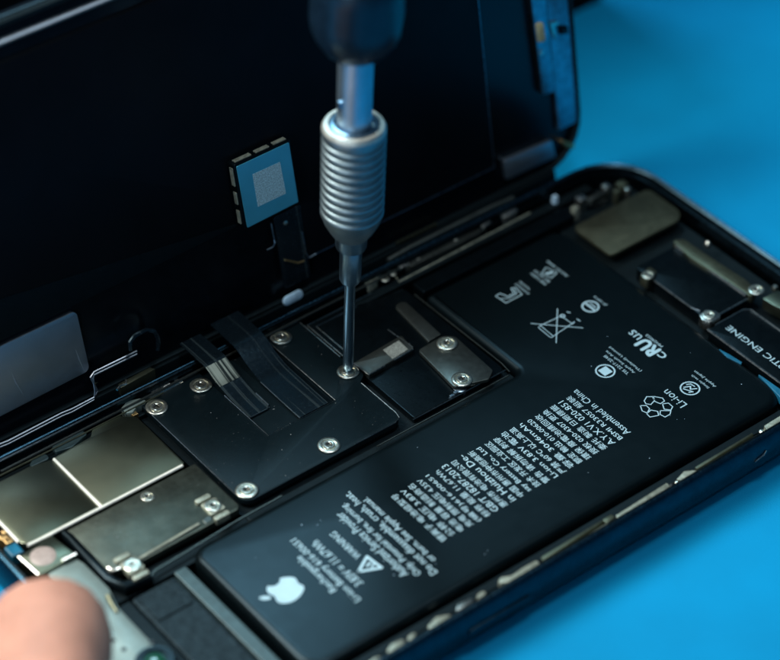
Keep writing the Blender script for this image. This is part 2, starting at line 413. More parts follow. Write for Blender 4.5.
# ---- screws
def screw_bm(r=.155, h=.05):
    bm = new()
    lathe(bm, [(r*.97,0),(r,.012),(r*.97,.022),(r*.88,.029),(r*.70,.027),(r*.66,.012),(r*.56,.010),(r*.53,.028),(r*.48,.038),(r*.30,.041),(r*.22,.034),(r*.10,.018)], 32)
    return bm
screw_me = None
def add_screw(x, y, z, s=1.0, parent=None, tilt=0, flatm=False):
    global screw_me
    if screw_me is None:
        o = obj('screw', screw_bm(), M['screw'], parent, smooth=True); screw_me = o.data
        b2 = new()
        for a in (0, math.pi/2):
            c, s_ = math.cos(a), math.sin(a)
            flat(b2, [(c*u-s_*v, s_*u+c*v) for u, v in ((-.045,-.009),(.045,-.009),(.045,.009),(-.045,.009))], .0425+(.0006 if a else 0))
        r = obj('recess', b2, M['dark'], o); add_screw.rec = r
    else:
        o = bpy.data.objects.new('screw', screw_me); col.objects.link(o); o.parent = parent
        r = add_screw.rec.copy(); col.objects.link(r); r.parent = o
    s *= 1.18; o.location = (x, y, z); o.scale = (s, s, s); o.rotation_euler = (R(random.uniform(-3,3)), R(random.uniform(-3,3)), random.uniform(0,6.28))
    return o

# ---- black bracket plate with flex cut-out
KZ = .66
pl = [(-3.33,.40),(-.24,.40),(-.24,1.52),(-.42,1.66),(-.42,1.95),(-.12,2.12),(-.12,3.36),(-.83,3.36),(-.83,1.40),(-2.15,1.40),(-2.15,3.33),(-3.33,3.38)]
pl[3:5] = [(-.08,1.62),(-.05,2.02)]
bm = new(); prism(bm, arc_poly(pl, [.2,.2,.05,.12,.12,.05,.08,.03,.05,.05,.03,.18]), .56, KZ, .014)
plate = obj('bracket_plate', bm, M['plate'], phone, smooth=True, label='black bracket plate with six screws and a cut-out for the ribbon cables')
bm = new()
for pts in ([(-2.15,2.6),(-2.15,1.41),(-.83,1.41),(-.83,3.3)], [(-1.2,.41),(-.40,.41),(-.28,.46),(-.25,.58),(-.25,1.48)], [(-3.32,3.15),(-3.32,.6)], [(-.13,2.2),(-.13,3.3)], [(-3.1,3.36),(-2.2,3.335)], [(-.8,3.35),(-.15,3.35)]):
    tube(bm, [(x,y,KZ+.001) for x,y in pts], .009, 5)
obj('lit_or_bare_edge', bm, M['edge'], plate)  # thin bright tubes drawn in as the highlight along the plate's bevel
for x, y in ((-3.165,3.03),(-2.316,3.02),(-.607,3.17),(-.26,1.82),(-1.548,.63),(-3.142,.61)):
    add_screw(x, y, KZ, 1.0, phone)
# recessed floor under the cut-out and rest of the board area
bm = new(); prism(bm, rect(-2.2,1.36,-.78,3.3), .50, .60, .01); obj('connector_cover', bm, M['plate'], phone)
bm = new(); prism(bm, arc_poly([(-1.44,1.43),(-.86,1.43),(-.86,3.0),(-1.44,3.0)], .02), .60, .625, .006)
obj('connector_cover', bm, M['black'], phone)
bm = new(); prism(bm, rect(-3.42,.20,1.88,3.34), .13, .48, 0); obj('logic_board', bm, M['inner'], phone)

# ---- dark cover right of the plate
bm = new(); prism(bm, arc_poly([(-.06,.36),(1.82,.36),(1.82,2.95),(.55,3.20),(-.06,3.20)], [.03,.1,.1,.05,.03]), .46, .60, .01)
cover = obj('board_cover', bm, M['black'], phone, smooth=True)
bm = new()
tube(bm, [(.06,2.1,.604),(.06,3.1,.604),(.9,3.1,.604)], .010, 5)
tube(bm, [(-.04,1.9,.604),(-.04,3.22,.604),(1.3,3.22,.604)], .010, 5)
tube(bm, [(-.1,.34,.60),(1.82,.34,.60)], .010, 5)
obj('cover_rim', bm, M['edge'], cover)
# connector with sticker
cz = .70
cq = PP([(354,362.5),(401.5,335),(413,348.5),(369,374)], cz)
bm = new(); prism(bm, arc_poly(cq, .03), .60, cz, .012); conn = obj('connector', bm, M['grey'], phone, smooth=True, label='long dark metal connector with a small pale sticker')
bm = new(); prism(bm, PP([(383,350),(399,340.5),(408,349.5),(392.5,359)], cz+.001), cz, cz+.004, 0); obj('sticker', bm, M['label2'], conn)
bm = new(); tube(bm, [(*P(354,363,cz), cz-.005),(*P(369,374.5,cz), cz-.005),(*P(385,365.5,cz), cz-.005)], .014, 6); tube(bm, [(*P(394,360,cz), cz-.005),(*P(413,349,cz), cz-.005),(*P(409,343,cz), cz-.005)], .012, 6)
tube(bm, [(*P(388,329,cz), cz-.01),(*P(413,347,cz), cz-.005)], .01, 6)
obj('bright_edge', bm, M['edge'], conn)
# grey bar and grey two-screw bracket
bm = new(); prism(bm, arc_poly(PP([(394,306),(404,300),(441,334),(428.5,341.5)], .64), [.1,.1,.02,.02]), .60, .64, .01); obj('bracket_bar', bm, M['grey'], phone, smooth=True)
bm = new(); prism(bm, arc_poly(PP([(418,350),(441,336.5),(455,336),(493,370),(489,379),(454,387)], .68), .07), .62, .68, .012)
obj('screw_bracket', bm, M['grey'], phone, smooth=True, label='small grey bracket held by two screws beside the battery')
for px in ((447,343),(462,379)): add_screw(*P(*px,.70), .68, .95, phone)
bm = new(); lathe(bm, [(.12,0),(.12,.10),(.10,.11)], 24, (*P(460,387,.60), .50)); obj('standoff', bm, M['bluestrip'], phone, smooth=True)
bm = new()
for px in ((425,352),(431,359),(437,363),(443,370),(452,396),(456,393)):
    x, y = P(*px,.62); prism(bm, rect(x-.035,y-.025,x+.035,y+.025), .60, .62+random.random()*.03, .005)
obj('solder_pads', bm, M['bluestrip'], phone)
# battery notch guard edges
bm = new(); tube(bm, [(1.86,2.75,.60),(1.88,.5,.60),(1.86,.28,.58)], .009, 6); tube(bm, [(1.80,.24,.56),(-.9,.24,.56)], .012, 6)
obj('bay_rim', bm, M['grey'], phone)
bm = new(); prism(bm, rect(-3.4,.19,1.9,.33), .13, .50, .02); obj('bay_wall', bm, M['blackm'], phone)

# ---- nickel shields at the camera end
SZ = .70
def shield(pts, z, m, r=.06, label=None, z0=.55):
    bm = new(); prism(bm, arc_poly(pts, r), z0, z, .02); return obj('shield_can', bm, m, phone, smooth=True, label=label)
shield([(-6.48,1.68),(-5.13,1.68),(-5.13,3.02),(-5.5,3.10),(-6.48,3.10)], SZ, M['shield'], [.16,.03,.03,.05,.05], 'bright nickel shield at the camera end')
shield([(-5.08,1.68),(-3.55,1.68),(-3.55,3.02),(-3.75,3.20),(-4.25,3.22),(-4.38,3.08),(-5.08,3.04)], SZ, M['shield'], .04, 'nickel shield beside the black bracket plate')
shield([(-5.82,.42),(-5.2,.36),(-3.42,.36),(-3.42,1.60),(-5.82,1.60)], SZ-.03, M['shieldd'], [.25,.05,.1,.03,.03], 'dark graphite covered shield along the battery')
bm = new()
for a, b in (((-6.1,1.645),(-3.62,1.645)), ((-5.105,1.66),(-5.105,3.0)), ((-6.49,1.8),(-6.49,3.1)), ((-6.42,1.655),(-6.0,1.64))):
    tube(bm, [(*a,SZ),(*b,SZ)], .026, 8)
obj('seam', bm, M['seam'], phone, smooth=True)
add_screw(*P(147.5,495,SZ), SZ-.035, .62, phone)
# patches of tape above the shield
bm = new(); prism(bm, arc_poly(PP([(52,447),(62,434),(80,430),(88,433),(72,447),(55,452)], .62), .05), .55, .62, .01); prism(bm, arc_poly(PP([(28,468),(32,460),(45,453),(50,458)], .62), .05), .55, .62, .01)
obj('tape_patch', bm, M['teal'], phone)
# clips with screws on shield's near edge
for px in ((213,505),(132,564)):
    x, y = P(*px,.72)
    bm = new(); prism(bm, arc_poly(rect(x-.14,y-.15,x+.14,y+.15), .04), .60, .705, .015)
    prism(bm, arc_poly(rect(x-.15,y-.30,x+.12,y-.20), .03), .60, .72, .015); prism(bm, arc_poly(rect(x-.17,y+.17,x+.10,y+.27), .03), .60, .72, .015)
    obj('screw_clip', bm, M['beige'], phone, smooth=True); add_screw(x, y, .70, .75, phone)
bm = new(); tube(bm, [(*P(136,561,.68),.68),(*P(199,524,.68),.68)], .028, 8); obj('ground_spring', bm, M['beige'], phone, smooth=True)
bm = new(); prism(bm, PP([(202,520),(209,515),(213,519),(206,524)], .68), .55, .68, .01); obj('spring_end', bm, M['grey'], phone)
bm = new(); tube(bm, [(*P(150,577,.60),.60),(*P(156,570,.60),.60),(*P(185,553,.60),.60),(*P(235,522,.60),.60),(*P(282,496,.60),.60)], .018, 6); obj('ground_wire', bm, M['grey'], phone, smooth=True)
bm = new(); tube(bm, [(*P(108,568,.68),.68),(*P(113,571,.68),.68),(*P(120,568,.68),.68)], .03, 8); obj('contact_spring', bm, M['steel'], phone, smooth=True)
# rubber frame round the shield
bm = new(); tube(bm, [(*P(60,528,.66),.62),(*P(70,536,.66),.60),(*P(92,560,.66),.60),(*P(108,577,.66),.60),(*P(125,585,.66),.58),(*P(150,575,.62),.55)], [.06,.09,.10,.10,.11,.1], 10); obj('rubber_gasket', bm, M['black'], phone, smooth=True)
bm = new(); prism(bm, rect(-6.55,.0,-3.4,.34), .13, .5, .02); obj('bay_wall', bm, M['blackm'], phone)
# zinc camera plate with holes and lens
bm = new(); prism(bm, arc_poly(PP([(45,571),(63,561),(76,558),(84,563),(109,588),(119,608),(152,643),(178,675),(190,700),(120,720),(95,650),(80,610),(70,585),(52,578)], .66), .03), .5, .66, .015)
zinc = obj('camera_plate', bm, M['mint'], phone, smooth=True)
bm = new()
for px, r in (((113.5,640),.035),((124,649),.04),((151,642),.04),((140,668),.05)):
    lathe(bm, [(r,0),(r,.004)], 16, (*P(*px,.664), .661))
obj('plate_hole', bm, M['dark'], zinc)
lx, ly = P(155,660,.72)
bm = new(); lathe(bm, [(.30,0),(.30,.06),(.27,.09),(.22,.09),(.20,.05)], 36, (lx,ly,.64)); obj('lens_ring', bm, M['black'], phone, smooth=True)
bm = new(); lathe(bm, [(.16,.0),(.12,.03),(.05,.045)], 30, (lx,ly,.70)); obj('camera_lens', bm, M['lens'], phone, smooth=True)
bm = new(); tube(bm, [(*P(108,596,.7),.70),(*P(112,604,.7),.70),(*P(117,611,.7),.68)], [.05,.035,.02], 8); obj('spring_contact', bm, M['brass'], phone, smooth=True)
# little silver antenna box with pink dot
bm = new(); prism(bm, arc_poly(PP([(19,556),(52,535),(77,554),(39,575)], .72), .03), .5, .72, .02)
ab = obj('antenna_module', bm, M['shield'], phone, smooth=True)
bm = new(); lathe(bm, [(.20,0),(.17,.015),(.05,.02)], 24, (*P(43,556,.72), .72)); obj('round_pad', bm, M['pinkpad'], ab, smooth=True)
bm = new(); tube(bm, [(*P(19,557,.72),.72),(*P(39,575,.72),.72)], .03, 8); tube(bm, [(*P(62,561,.72),.72),(*P(76,554,.72),.72)], .035, 8); obj('folded_edge', bm, M['steel'], ab, smooth=True)
bm = new()
for px, r in (((3,537),.06),((8,541),.06),((4,532),.04)): 
    x, y = P(*px,.68); prism(bm, rect(x-r,y-r,x+r,y+r), .5, .70, .02)
obj('copper_part', bm, M['copper'], phone)
bm = new(); x, y = P(14,550,.68); prism(bm, rect(x-.1,y-.12,x+.1,y+.12), .5, .70, .02); obj('blue_part', bm, M['cyan'], phone)
# strip and textured block left of battery
bm = new(); prism(bm, arc_poly([(-4.92,-3.1),(-4.70,-3.1),(-4.70,.02),(-4.92,.02)], .03), .13, .50, .02); obj('battery_wall', bm, M['teal'], phone)
bm = new(); prism(bm, arc_poly([(-5.75,-3.0),(-4.99,-3.0),(-4.99,-.10),(-5.75,-.10)], .05), .13, .56, .03)
prism(bm, arc_poly(rect(-5.68,-.72,-5.06,-.2), .03), .56, .585, .01); obj('speaker_block', bm, M['woven'], phone)
bm = new(); prism(bm, arc_poly([(-6.05,-3.0),(-5.80,-3.0),(-5.80,-.15),(-6.05,-.15)], .03), .13, .62, .03); obj('camera_wall', bm, M['blackm'], phone)

# ---- near-side rail (lower right in the photo): brackets between battery and rim
RZ = .76
def rail(px, m, z=RZ, z0=.55, r=.02, name='side_bracket'):
    bm = new(); prism(bm, arc_poly(PP(px, z), r), z0, z, .01); return obj(name, bm, m, phone, smooth=True)
rail([(616,515),(667,482.5),(670,486),(618,520)], M['beige'])
rail([(676,479.5),(684,471),(693,470),(699,470.5),(684,480)], M['beige'])
rail([(696.5,470.5),(757,434.5),(759,436.5),(699,472.5)], M['beige'], r=0)
rail([(695,467),(752,432.5),(753.5,434),(697,469)], M['brass'], r=0)
rail([(764,425.5),(800,403),(800,412),(767,430)], M['beige'])
rail([(545,561),(607,522.5),(609,524.5),(548,563)], M['beige'], r=0)
rail([(541,557),(602,519.5),(603.5,521.5),(543,560)], M['brass'], r=0)
rail([(497,583),(501,577),(512,575),(522,568),(536,560),(540,563),(524,573),(508,582)], M['beige'], r=.03)
rail([(602,519.5),(612,513.5),(615,517),(607,523)], M['brass'], r=.03)
rail([(476,596),(482,590.5),(487,592),(480,598)], M['beige'], r=.04)
rail([(455,611),(458,603.5),(472,597),(474,600),(462,608)], M['steel'], r=.04)
rail([(427,627),(436,616.5),(450,614),(453,617.5),(440,627),(432,629)], M['beige'], r=.06)
rail([(407,638),(412,632.5),(417,633),(410,640)], M['beige'], r=.04)
rail([(386,652),(391,644),(403,638.5),(405,642),(393,651)], M['beige'], r=.04)
rail([(360,668),(375,657),(385,656),(375,668)], M['beige'], r=.05)
for px in ((672.5,485),(678,482),(611,520),(762,431),(480,594.5)):
    x, y = P(*px,.69); bm = new(); lathe(bm, [(.05,0),(.05,.03),(.03,.045)], 14, (x,y,.66)); obj('rail_pin', bm, M['screw'] if random.random() < .6 else M['dark'], phone, smooth=True)
bm = new(); prism(bm, rect(-5.9,-3.33,6.2,-3.05), .13, .55, .02); obj('rail_base', bm, M['blackm'], phone)
bm = new(); tube(bm, [(-5.8,-3.30,.66),(6.1,-3.30,.66)], .022, 6); obj('rail_lip', bm, M['blackm'], phone)
bm = new(); tube(bm, [(1.9,3.53,.815),(2.4,3.55,.83),(4.2,3.55,.83),(4.7,3.53,.815)], .045, 8); obj('rim_highlight_bar', bm, M['grey'], phone, smooth=True)  # added grey tube in place of the highlight along the rim top
for yy, zz, mm in ((3.20,.70,'brass'),(3.38,.80,'edge')):
    bm = new(); tube(bm, [(-6.3,yy,zz),(-4.5,yy,zz),(-2.9,yy+.02,zz)], .014, 6); obj('far_rail_wire', bm, M[mm], phone, smooth=True)

# ---- far-side rail (hinge side)
bm = new(); prism(bm, rect(-6.0,3.12,6.2,3.30), .13, .56, .02); obj('rail_base', bm, M['blackm'], phone)
bm = new(); tube(bm, [(-5.9,3.27,.70),(-.9,3.31,.72),(2.0,3.33,.72)], .020, 6); obj('far_rail_lip', bm, M['grey'], phone, smooth=True)
bm = new(); tube(bm, [(*P(396,277,.70),.70),(*P(399,282,.70),.70),(*P(530,213,.70),.70)], .016, 6); obj('cover_edge', bm, M['beige'], phone, smooth=True)
bm = new(); prism(bm, arc_poly([(2.0,2.68),(5.4,2.68),(5.4,2.98),(2.0,2.98)], .03), .3, .62, .02); obj('side_cover', bm, M['black'], phone)
rail([(408,262),(452,240),(480,228),(482,231),(455,245),(410,267)], M['grey'], z=.68, r=0)
rail([(396,265),(403,260.5),(409,261),(410,264),(400,268)], M['steel'], z=.70, r=.03)
rail([(478,224),(488,219),(492,221),(484,227)], M['steel'], z=.70, r=.03)
rail([(500,217),(506,208),(515,206),(518,210),(509,216)], M['steel'], z=.72, r=.04)
rail([(364,283),(376,276),(380,278),(369,286)], M['beige'], z=.70, r=.02)
for px, s in (((385,277.5),.45),((393,272),.35),((418,258),.3),((456,238),.3)): add_screw(*P(*px,.70), .67, s, phone)
bm = new(); tube(bm, [(*P(145,399,.66),.66),(*P(163,391,.66),.66),(*P(182,381,.66),.66)], .03, 6); obj('ground_spring', bm, M['steel'], phone, smooth=True)
bm = new()
for k in range(9):
    x, y = P(139+k*5.4, 399-k*2.6+random.uniform(-1,1), .66); r = random.uniform(.025,.05)
    prism(bm, rect(x-r*1.4,y-r*.7,x+r*1.4,y+r*.7), .55, .64+random.random()*.05, .01)
obj('contact_pads', bm, M['steel'], phone)
rail([(121,408),(127,401),(140,398),(148,401),(137,406),(133,412),(126,413)], M['mint'], z=.70, r=.04)
bm = new(); x, y = P(134,413,.66); prism(bm, rect(x-.05,y-.05,x+.05,y+.05), .5, .66, .01); obj('copper_part', bm, M['copper'], phone)
rail([(87,381),(110,368),(170,339),(172,342),(113,373),(94,384)], M['brass'], z=.74, r=0)
rail([(118,384),(150,367),(155,369),(121,388)], M['brass'], z=.76, r=0)
bm = new(); tube(bm, [(*P(117,390,.76),.76),(*P(120,386,.76),.76),(*P(126,384,.76),.76),(*P(126,380,.76),.76)], .022, 6); obj('wire_clip', bm, M['steel'], phone, smooth=True)

# ---- loudspeaker plate, haptic motor etc. at the far end
bm = new(); prism(bm, arc_poly([(5.10,1.42),(6.88,1.42),(6.88,2.42),(5.10,2.42)], [.12,.3,.12,.12]), .60, .66, .01); obj('loudspeaker', bm, M['brass'], phone, smooth=True)
bm = new(); prism(bm, arc_poly([(5.20,-.86),(6.12,-.86),(6.12,.92),(5.20,.92)], .06), .4, .68, .02); ec = obj('engine_cover', bm, M['black'], phone, smooth=True)
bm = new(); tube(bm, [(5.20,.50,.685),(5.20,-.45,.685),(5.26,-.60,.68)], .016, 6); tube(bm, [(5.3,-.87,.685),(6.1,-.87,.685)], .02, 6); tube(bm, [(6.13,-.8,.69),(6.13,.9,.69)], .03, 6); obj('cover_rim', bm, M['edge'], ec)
rail([(672,240),(684,239),(712,258),(745,279),(757,290),(752,297),(720,276),(690,257)], M['brass'], z=.72, r=.05, name='motor_flex')
rail([(640,275),(650,266),(657,272),(648,281)], M['brass'], z=.74, r=.05, name='screw_bracket')
rail([(699,315),(706,309),(716,311),(722,316),(711,322),(703,320)], M['steel'], z=.74, r=.06, name='screw_bracket')
rail([(762,298),(778,290),(800,300),(800,318),(775,306)], M['shield'], z=.76, r=.04, name='screw_bracket')
for px, s in (((648,275),.6),((709,315),.6),((756.5,290),.75)): add_screw(*P(*px,.74), .735, s, phone)
bm = new(); lathe(bm, [(.05,0),(.06,.05),(.04,.10),(.01,.12)], 16, (*P(708,243,.7), .62)); lathe(bm, [(.05,0),(.06,.05),(.04,.10)], 16, (*P(775,287,.7), .62)); obj('locating_post', bm, M['screw'], phone, smooth=True)
bm = new(); prism(bm, arc_poly([(5.03,-3.0),(5.95,-3.0),(5.95,-1.02),(5.03,-1.02)], .05), .3, .68, .02)
te = obj('haptic_motor', bm, M['black'], phone, smooth=True, label='black haptic motor box with white lettering')
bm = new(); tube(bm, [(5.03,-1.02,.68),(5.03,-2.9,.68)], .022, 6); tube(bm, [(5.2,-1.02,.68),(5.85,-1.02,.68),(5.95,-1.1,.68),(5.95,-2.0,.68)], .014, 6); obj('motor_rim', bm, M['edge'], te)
bm = new(); 
(x0, y0), (x1, y1) = P(781,372,.69), P(733,323.5,.69)
lay_text(bm, "TAPTIC ENGINE", (x0+x1)/2+.075-.02, y1-1.60, y1, .12, .684)
obj('printed_text', bm, M['print'], te)
bm = new(); prism(bm, arc_poly(PP([(757,373),(762,376),(782,390),(800,402),(800,408),(781,398)], .64), .01), .5, .64, .01); prism(bm, PP([(719,349),(729,354),(742,362),(741,364),(727,357)], .63), .5, .63, .005); obj('pull_tab', bm, M['cyan'], phone)
# small bright fittings in the far corner
for px, w, m in (((555,197),.05,'pill'),((581,198),.08,'steel'),((575,208),.06,'beige'),((606,186),.07,'steel'),((622,184),.09,'brass'),((628,189),.05,'steel'),((617,191),.06,'brass')):
    x, y = P(*px,.68); bm = new(); prism(bm, arc_poly(rect(x-w,y-w,x+w,y+w), .03), .4, .70, .02); obj('corner_fitting', bm, M[m], phone, smooth=True)
rail([(582,198),(592,200),(610,190),(607,187),(592,195)], M['grey'], z=.68, r=.01)
bm = new(); prism(bm, arc_poly(rect(5.05,-3.0,6.9,3.2), .3), .13, .42, .02); obj('lower_tray', bm, M['blackm'], phone)
# stray dust flakes on battery and boards
bm = new()
for k in range(24):
    x = random.uniform(-4.2,4.7); y = random.uniform(-2.7,.0); r = random.uniform(.004,.010)
    a = random.random()*6
    flat(bm, [(x+r*math.cos(a+t)*random.uniform(.6,1.3), y+r*math.sin(a+t)*random.uniform(.6,1.3)) for t in (0,1.3,2.6,3.9,5.1)], BZ+.004)
d = obj('dust', bm, M['pill'], battery); d['kind'] = 'stuff'

# ================================================================= DISPLAY
disp = thing('phone_screen', 'opened black phone screen standing on edge along the phone, joined by ribbon cables', 'phone screen', (0,HY,HZ), (TH,0,0))
DO = arc_poly(rect(-7.42,0,6.78,6.86), .95)
bm = new(); prism(bm, DO, -.22, -.06, .02); obj('glass_panel', bm, M['glass'], disp, smooth=True)
bm = new(); band(bm, inset(DO, .0), [(.03,-.06),(.03,-.01),(.06,.02),(.12,.02),(.14,-.01),(.14,-.06)]); obj('bezel_frame', bm, M['blackm'], disp, smooth=True)
bm = new(); band(bm, inset(DO, .32), [(.0,-.06),(.0,.0),(.04,.03),(.09,.0),(.09,-.06)])
for v in list(bm.verts):
    if v.co.y < 5.8: v.co.z -= .2
obj('top_strip', bm, M['foil'], disp, smooth=True, label='bright metal strip along the upper edge')
bm = new(); prism(bm, arc_poly([(.45,.70),(4.68,.70),(4.68,6.2),(-7.0,6.2),(-7.0,1.85),(.45,1.85)], .12), -.06, .03, .008); bp2 = obj('backing_plate', bm, M['dplate'], disp, smooth=True)
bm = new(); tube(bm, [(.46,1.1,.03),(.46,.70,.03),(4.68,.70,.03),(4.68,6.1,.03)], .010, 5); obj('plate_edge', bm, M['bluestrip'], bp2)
def path3_(px, n): return [(*D(x, y, n), n) for x, y in px]
bm = new(); prism(bm, arc_poly([(-7.1,1.80),(-.6,1.88),(-.6,1.92),(-3.0,2.25),(-7.1,2.80)], .01), .03, .04, .004); obj('tape_fold', bm, M['black'], disp)
bm = new(); prism(bm, arc_poly([(-7.0,.50),(-3.74,.58),(-3.76,1.72),(-7.0,1.72)], .10), -.06, .02, .003); obj('foil_shield', bm, M['foil'], disp, smooth=True)
for pq in ([(10,368),(16,382),(25,398)],[(74,345),(79,358),(84,371)]):
    bm = new(); tube(bm, path3_(pq, .012), [.004,.022,.006], 8); obj('foil_crease', bm, M['foil'], disp, smooth=True)
# thin twin wire frame along the hinge edge
def path3(px, n): return [(*D(x, y, n), n) for x, y in px]
for dy in (0, 3):
    bm = new(); tube(bm, path3([(-10,448+dy),(8,441+dy),(62,413+dy),(72,409+dy),(94,397.5+dy*.7),(97.5-dy*.8,391),(90.5+dy*.9,377+dy*.5),(94,372+dy),(137,351+dy)], .10), .017, 6); obj('wire_frame', bm, M['foil'], disp, smooth=True)
bm = new(); tube(bm, path3([(131,350),(130,342),(134,336),(146,330),(154,331),(158,338),(158,350)], .2), .04, 8); obj('cable_clip', bm, M['flex'], disp, smooth=True)
# driver module
q = DD([(236.5,167),(289,142.5),(298.5,202),(247.5,228)], .235)
qx0 = min(p[0] for p in q)-.035; qx1 = max(p[0] for p in q)+.02; qy0 = min(p[1] for p in q)-.02; qy1 = max(p[1] for p in q)+.035
bm = new(); prism(bm, arc_poly(rect(qx0,qy0,qx1,qy1), .04), .03, .222, .012); mod = obj('driver_module', bm, M['black'], disp, smooth=True)
q = DD([(236.5,167),(289,142.5),(298.5,202),(247.5,228)], .235)
bm = new(); prism(bm, arc_poly(q, .02), .222, .235, .004); obj('module_label', bm, M['chip'], mod, label='blue label on the module')
bm = new(); prism(bm, DD([(252.5,174.5),(280,162),(286,193.5),(258,207)], .238), .235, .238, 0); obj('sticker', bm, M['sticker'], mod)
bm = new()
for a, b in ((.08,.28),(.38,.56),(.66,.93)): prism(bm, rect(qx0-.018,qy0+(qy1-qy0)*a,qx0+.01,qy0+(qy1-qy0)*b), .09, .175, .004)
for a, b in ((.05,.34),(.42,.66),(.74,.96)): prism(bm, rect(qx0+(qx1-qx0)*a,qy1-.01,qx0+(qx1-qx0)*b,qy1+.018), .09, .175, .004)
obj('contact_pad', bm, M['beige'], mod)
bm = new(); prism(bm, arc_poly([(.05,.35),(.60,.35),(.60,1.74),(.05,1.74)], .05), .03, .05, .008); fx = obj('module_cable', bm, M['flex'], disp)
bm = new(); tube(bm, path3([(271,223),(275,243),(273,247),(267,250)], .06), .014, 6); tube(bm, path3([(302,232),(306,253),(309,258),(316,254)], .06), .014, 6); obj('cable_edge', bm, M['bluestrip'], fx)
bm = new(); lathe(bm, [(.045,0),(.04,.015),(.01,.02)], 14, (*D(286,223,.06), .05)); obj('rivet', bm, M['steel'], fx, smooth=True)
bm = new(); tube(bm, path3([(285,260),(292,261.5),(298,263),(304,261)], .06), .018, 6); obj('glue_bead', bm, M['copper'], disp, smooth=True)
q0, q1 = D(288.3,301.3,.1), D(299.5,295.3,.1)
bm = new(); L_ = Vector((q1[0]-q0[0], q1[1]-q0[1])); n_ = Vector((-L_.y, L_.x)).normalized()*.085
cap = [tuple(Vector(q0)+n_*math.cos(t)-L_.normalized()*.085*math.sin(t)) for t in [math.pi*k/8 for k in range(9)]] + [tuple(Vector(q1)-n_*math.cos(t)+L_.normalized()*.085*math.sin(t)) for t in [math.pi*k/8 for k in range(9)]]
prism(bm, cap, .05, .10, .02); obj('gasket', bm, M['pill'], disp, smooth=True)
# right-hand end: metal strips, foam pad, sensor
def dpr(name, px, n, m, n0=-.06, r=.02, lab=None):
    bm = new(); prism(bm, arc_poly(DD(px, n), r), n0, n, .01); return obj(name, bm, M[m], disp, smooth=True, label=lab)
top = lambda x: (x, -60)
dpr('end_strip', [(524,-60),(540,-60),(555,92),(543,95)], .04, 'bluestrip')
dpr('end_strip', [(541,-60),(561,-60),(580.5,120),(558.8,131)], .0, 'bluestrip')
dpr('foam_pad', [(536.5,24),(543.5,23),(546,41),(539,43)], .07, 'yellow', .03, .04)
dpr('sensor', [(549,23),(558,21),(559,25),(555,26),(556,40),(553,34)], .04, 'steel', 0, 0)
dpr('sensor', [(560,26),(568,26),(569,34),(561,35)], .05, 'black', 0, .01)
dpr('sensor', [(541,50),(544,51),(543,56),(540,55)], .06, 'steel', .03, 0)
dpr('gold_contact', [(558,139),(575,145),(574,149),(566,147)], .04, 'copper', -.06, .02)
dpr('earpiece_mesh', [(504,161),(552,140.5),(556,157),(507,180)], .02, 'foil', -.06, .03)
bm = new()
for k in range(9):
    x, y = D(399+k*4.6, 243-k*2.2, .05); prism(bm, rect(x-.035,y-.02,x+.035,y+.02), .0, .05, .005)
obj('contact_pads', bm, M['brass'], disp)
bm = new(); prism(bm, rect(-7.3,-.47,6.0,.08), -.16, .08, .02); obj('light_gap_lip', bm, M['blackm'], disp)  # added black lip that closes the lit gap below the screen
# ribbon cables rising out of the bracket plate and tucking into the screen
def ribbon(x0, x1, path, th=.012):
    bm = new(); a = []; n = len(path)
    for i, (y, z) in enumerate(path):
        p = Vector(path[max(i-1,0)]); q = Vector(path[min(i+1,n-1)]); t = (q-p).normalized(); nn = Vector((-t.y, t.x))*th
        a.append([(x0,y-nn.x,z-nn.y),(x1,y-nn.x,z-nn.y),(x1,y+nn.x,z+nn.y),(x0,y+nn.x,z+nn.y)])
    loft(bm, a); return bm
def smooth_path(pts, n=40):
    out = []
    P4 = [pts[0]]+pts+[pts[-1]]
    for i in range(len(pts)-1):
        a, b, c, d = P4[i:i+4]
        for k in range(n//(len(pts)-1)):
            t = k/(n//(len(pts)-1)); f = lambda j: .5*((2*b[j])+(-a[j]+c[j])*t+(2*a[j]-5*b[j]+4*c[j]-d[j])*t*t+(-a[j]+3*b[j]-3*c[j]+d[j])*t**3)
            out.append((f(0), f(1)))
    return out+[pts[-1]]
pa = smooth_path([(1.96,.61),(2.35,.63),(2.75,.71),(3.05,.82),(3.19,.87),(3.34,.87),(3.6,.87),(3.88,.86)])
pb = smooth_path([(1.45,.635),(2.0,.64),(2.55,.66),(2.9,.76),(3.12,.87),(3.27,.91),(3.5,.92),(3.9,.93)])
st = obj('stiffener', ribbon(-2.13,-1.72, [(y_,z_+.016) for y_,z_ in pa if 2.72 < y_ < 3.16], .004), M['nickel2'], disp, smooth=True, world=True)
fa = obj('ribbon_cable', ribbon(-2.13,-1.72, pa), M['flex'], disp, smooth=True, world=True)
fb = obj('ribbon_cable', ribbon(-1.50,-.94, pb), M['flex'], disp, smooth=True, world=True)
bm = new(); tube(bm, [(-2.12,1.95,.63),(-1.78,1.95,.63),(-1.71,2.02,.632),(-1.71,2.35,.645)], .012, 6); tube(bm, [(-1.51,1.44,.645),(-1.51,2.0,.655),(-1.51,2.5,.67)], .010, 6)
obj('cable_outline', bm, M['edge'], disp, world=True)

# ================================================================= SCREWDRIVER
tipx, tipy = -.26, 1.82; tipz = .70
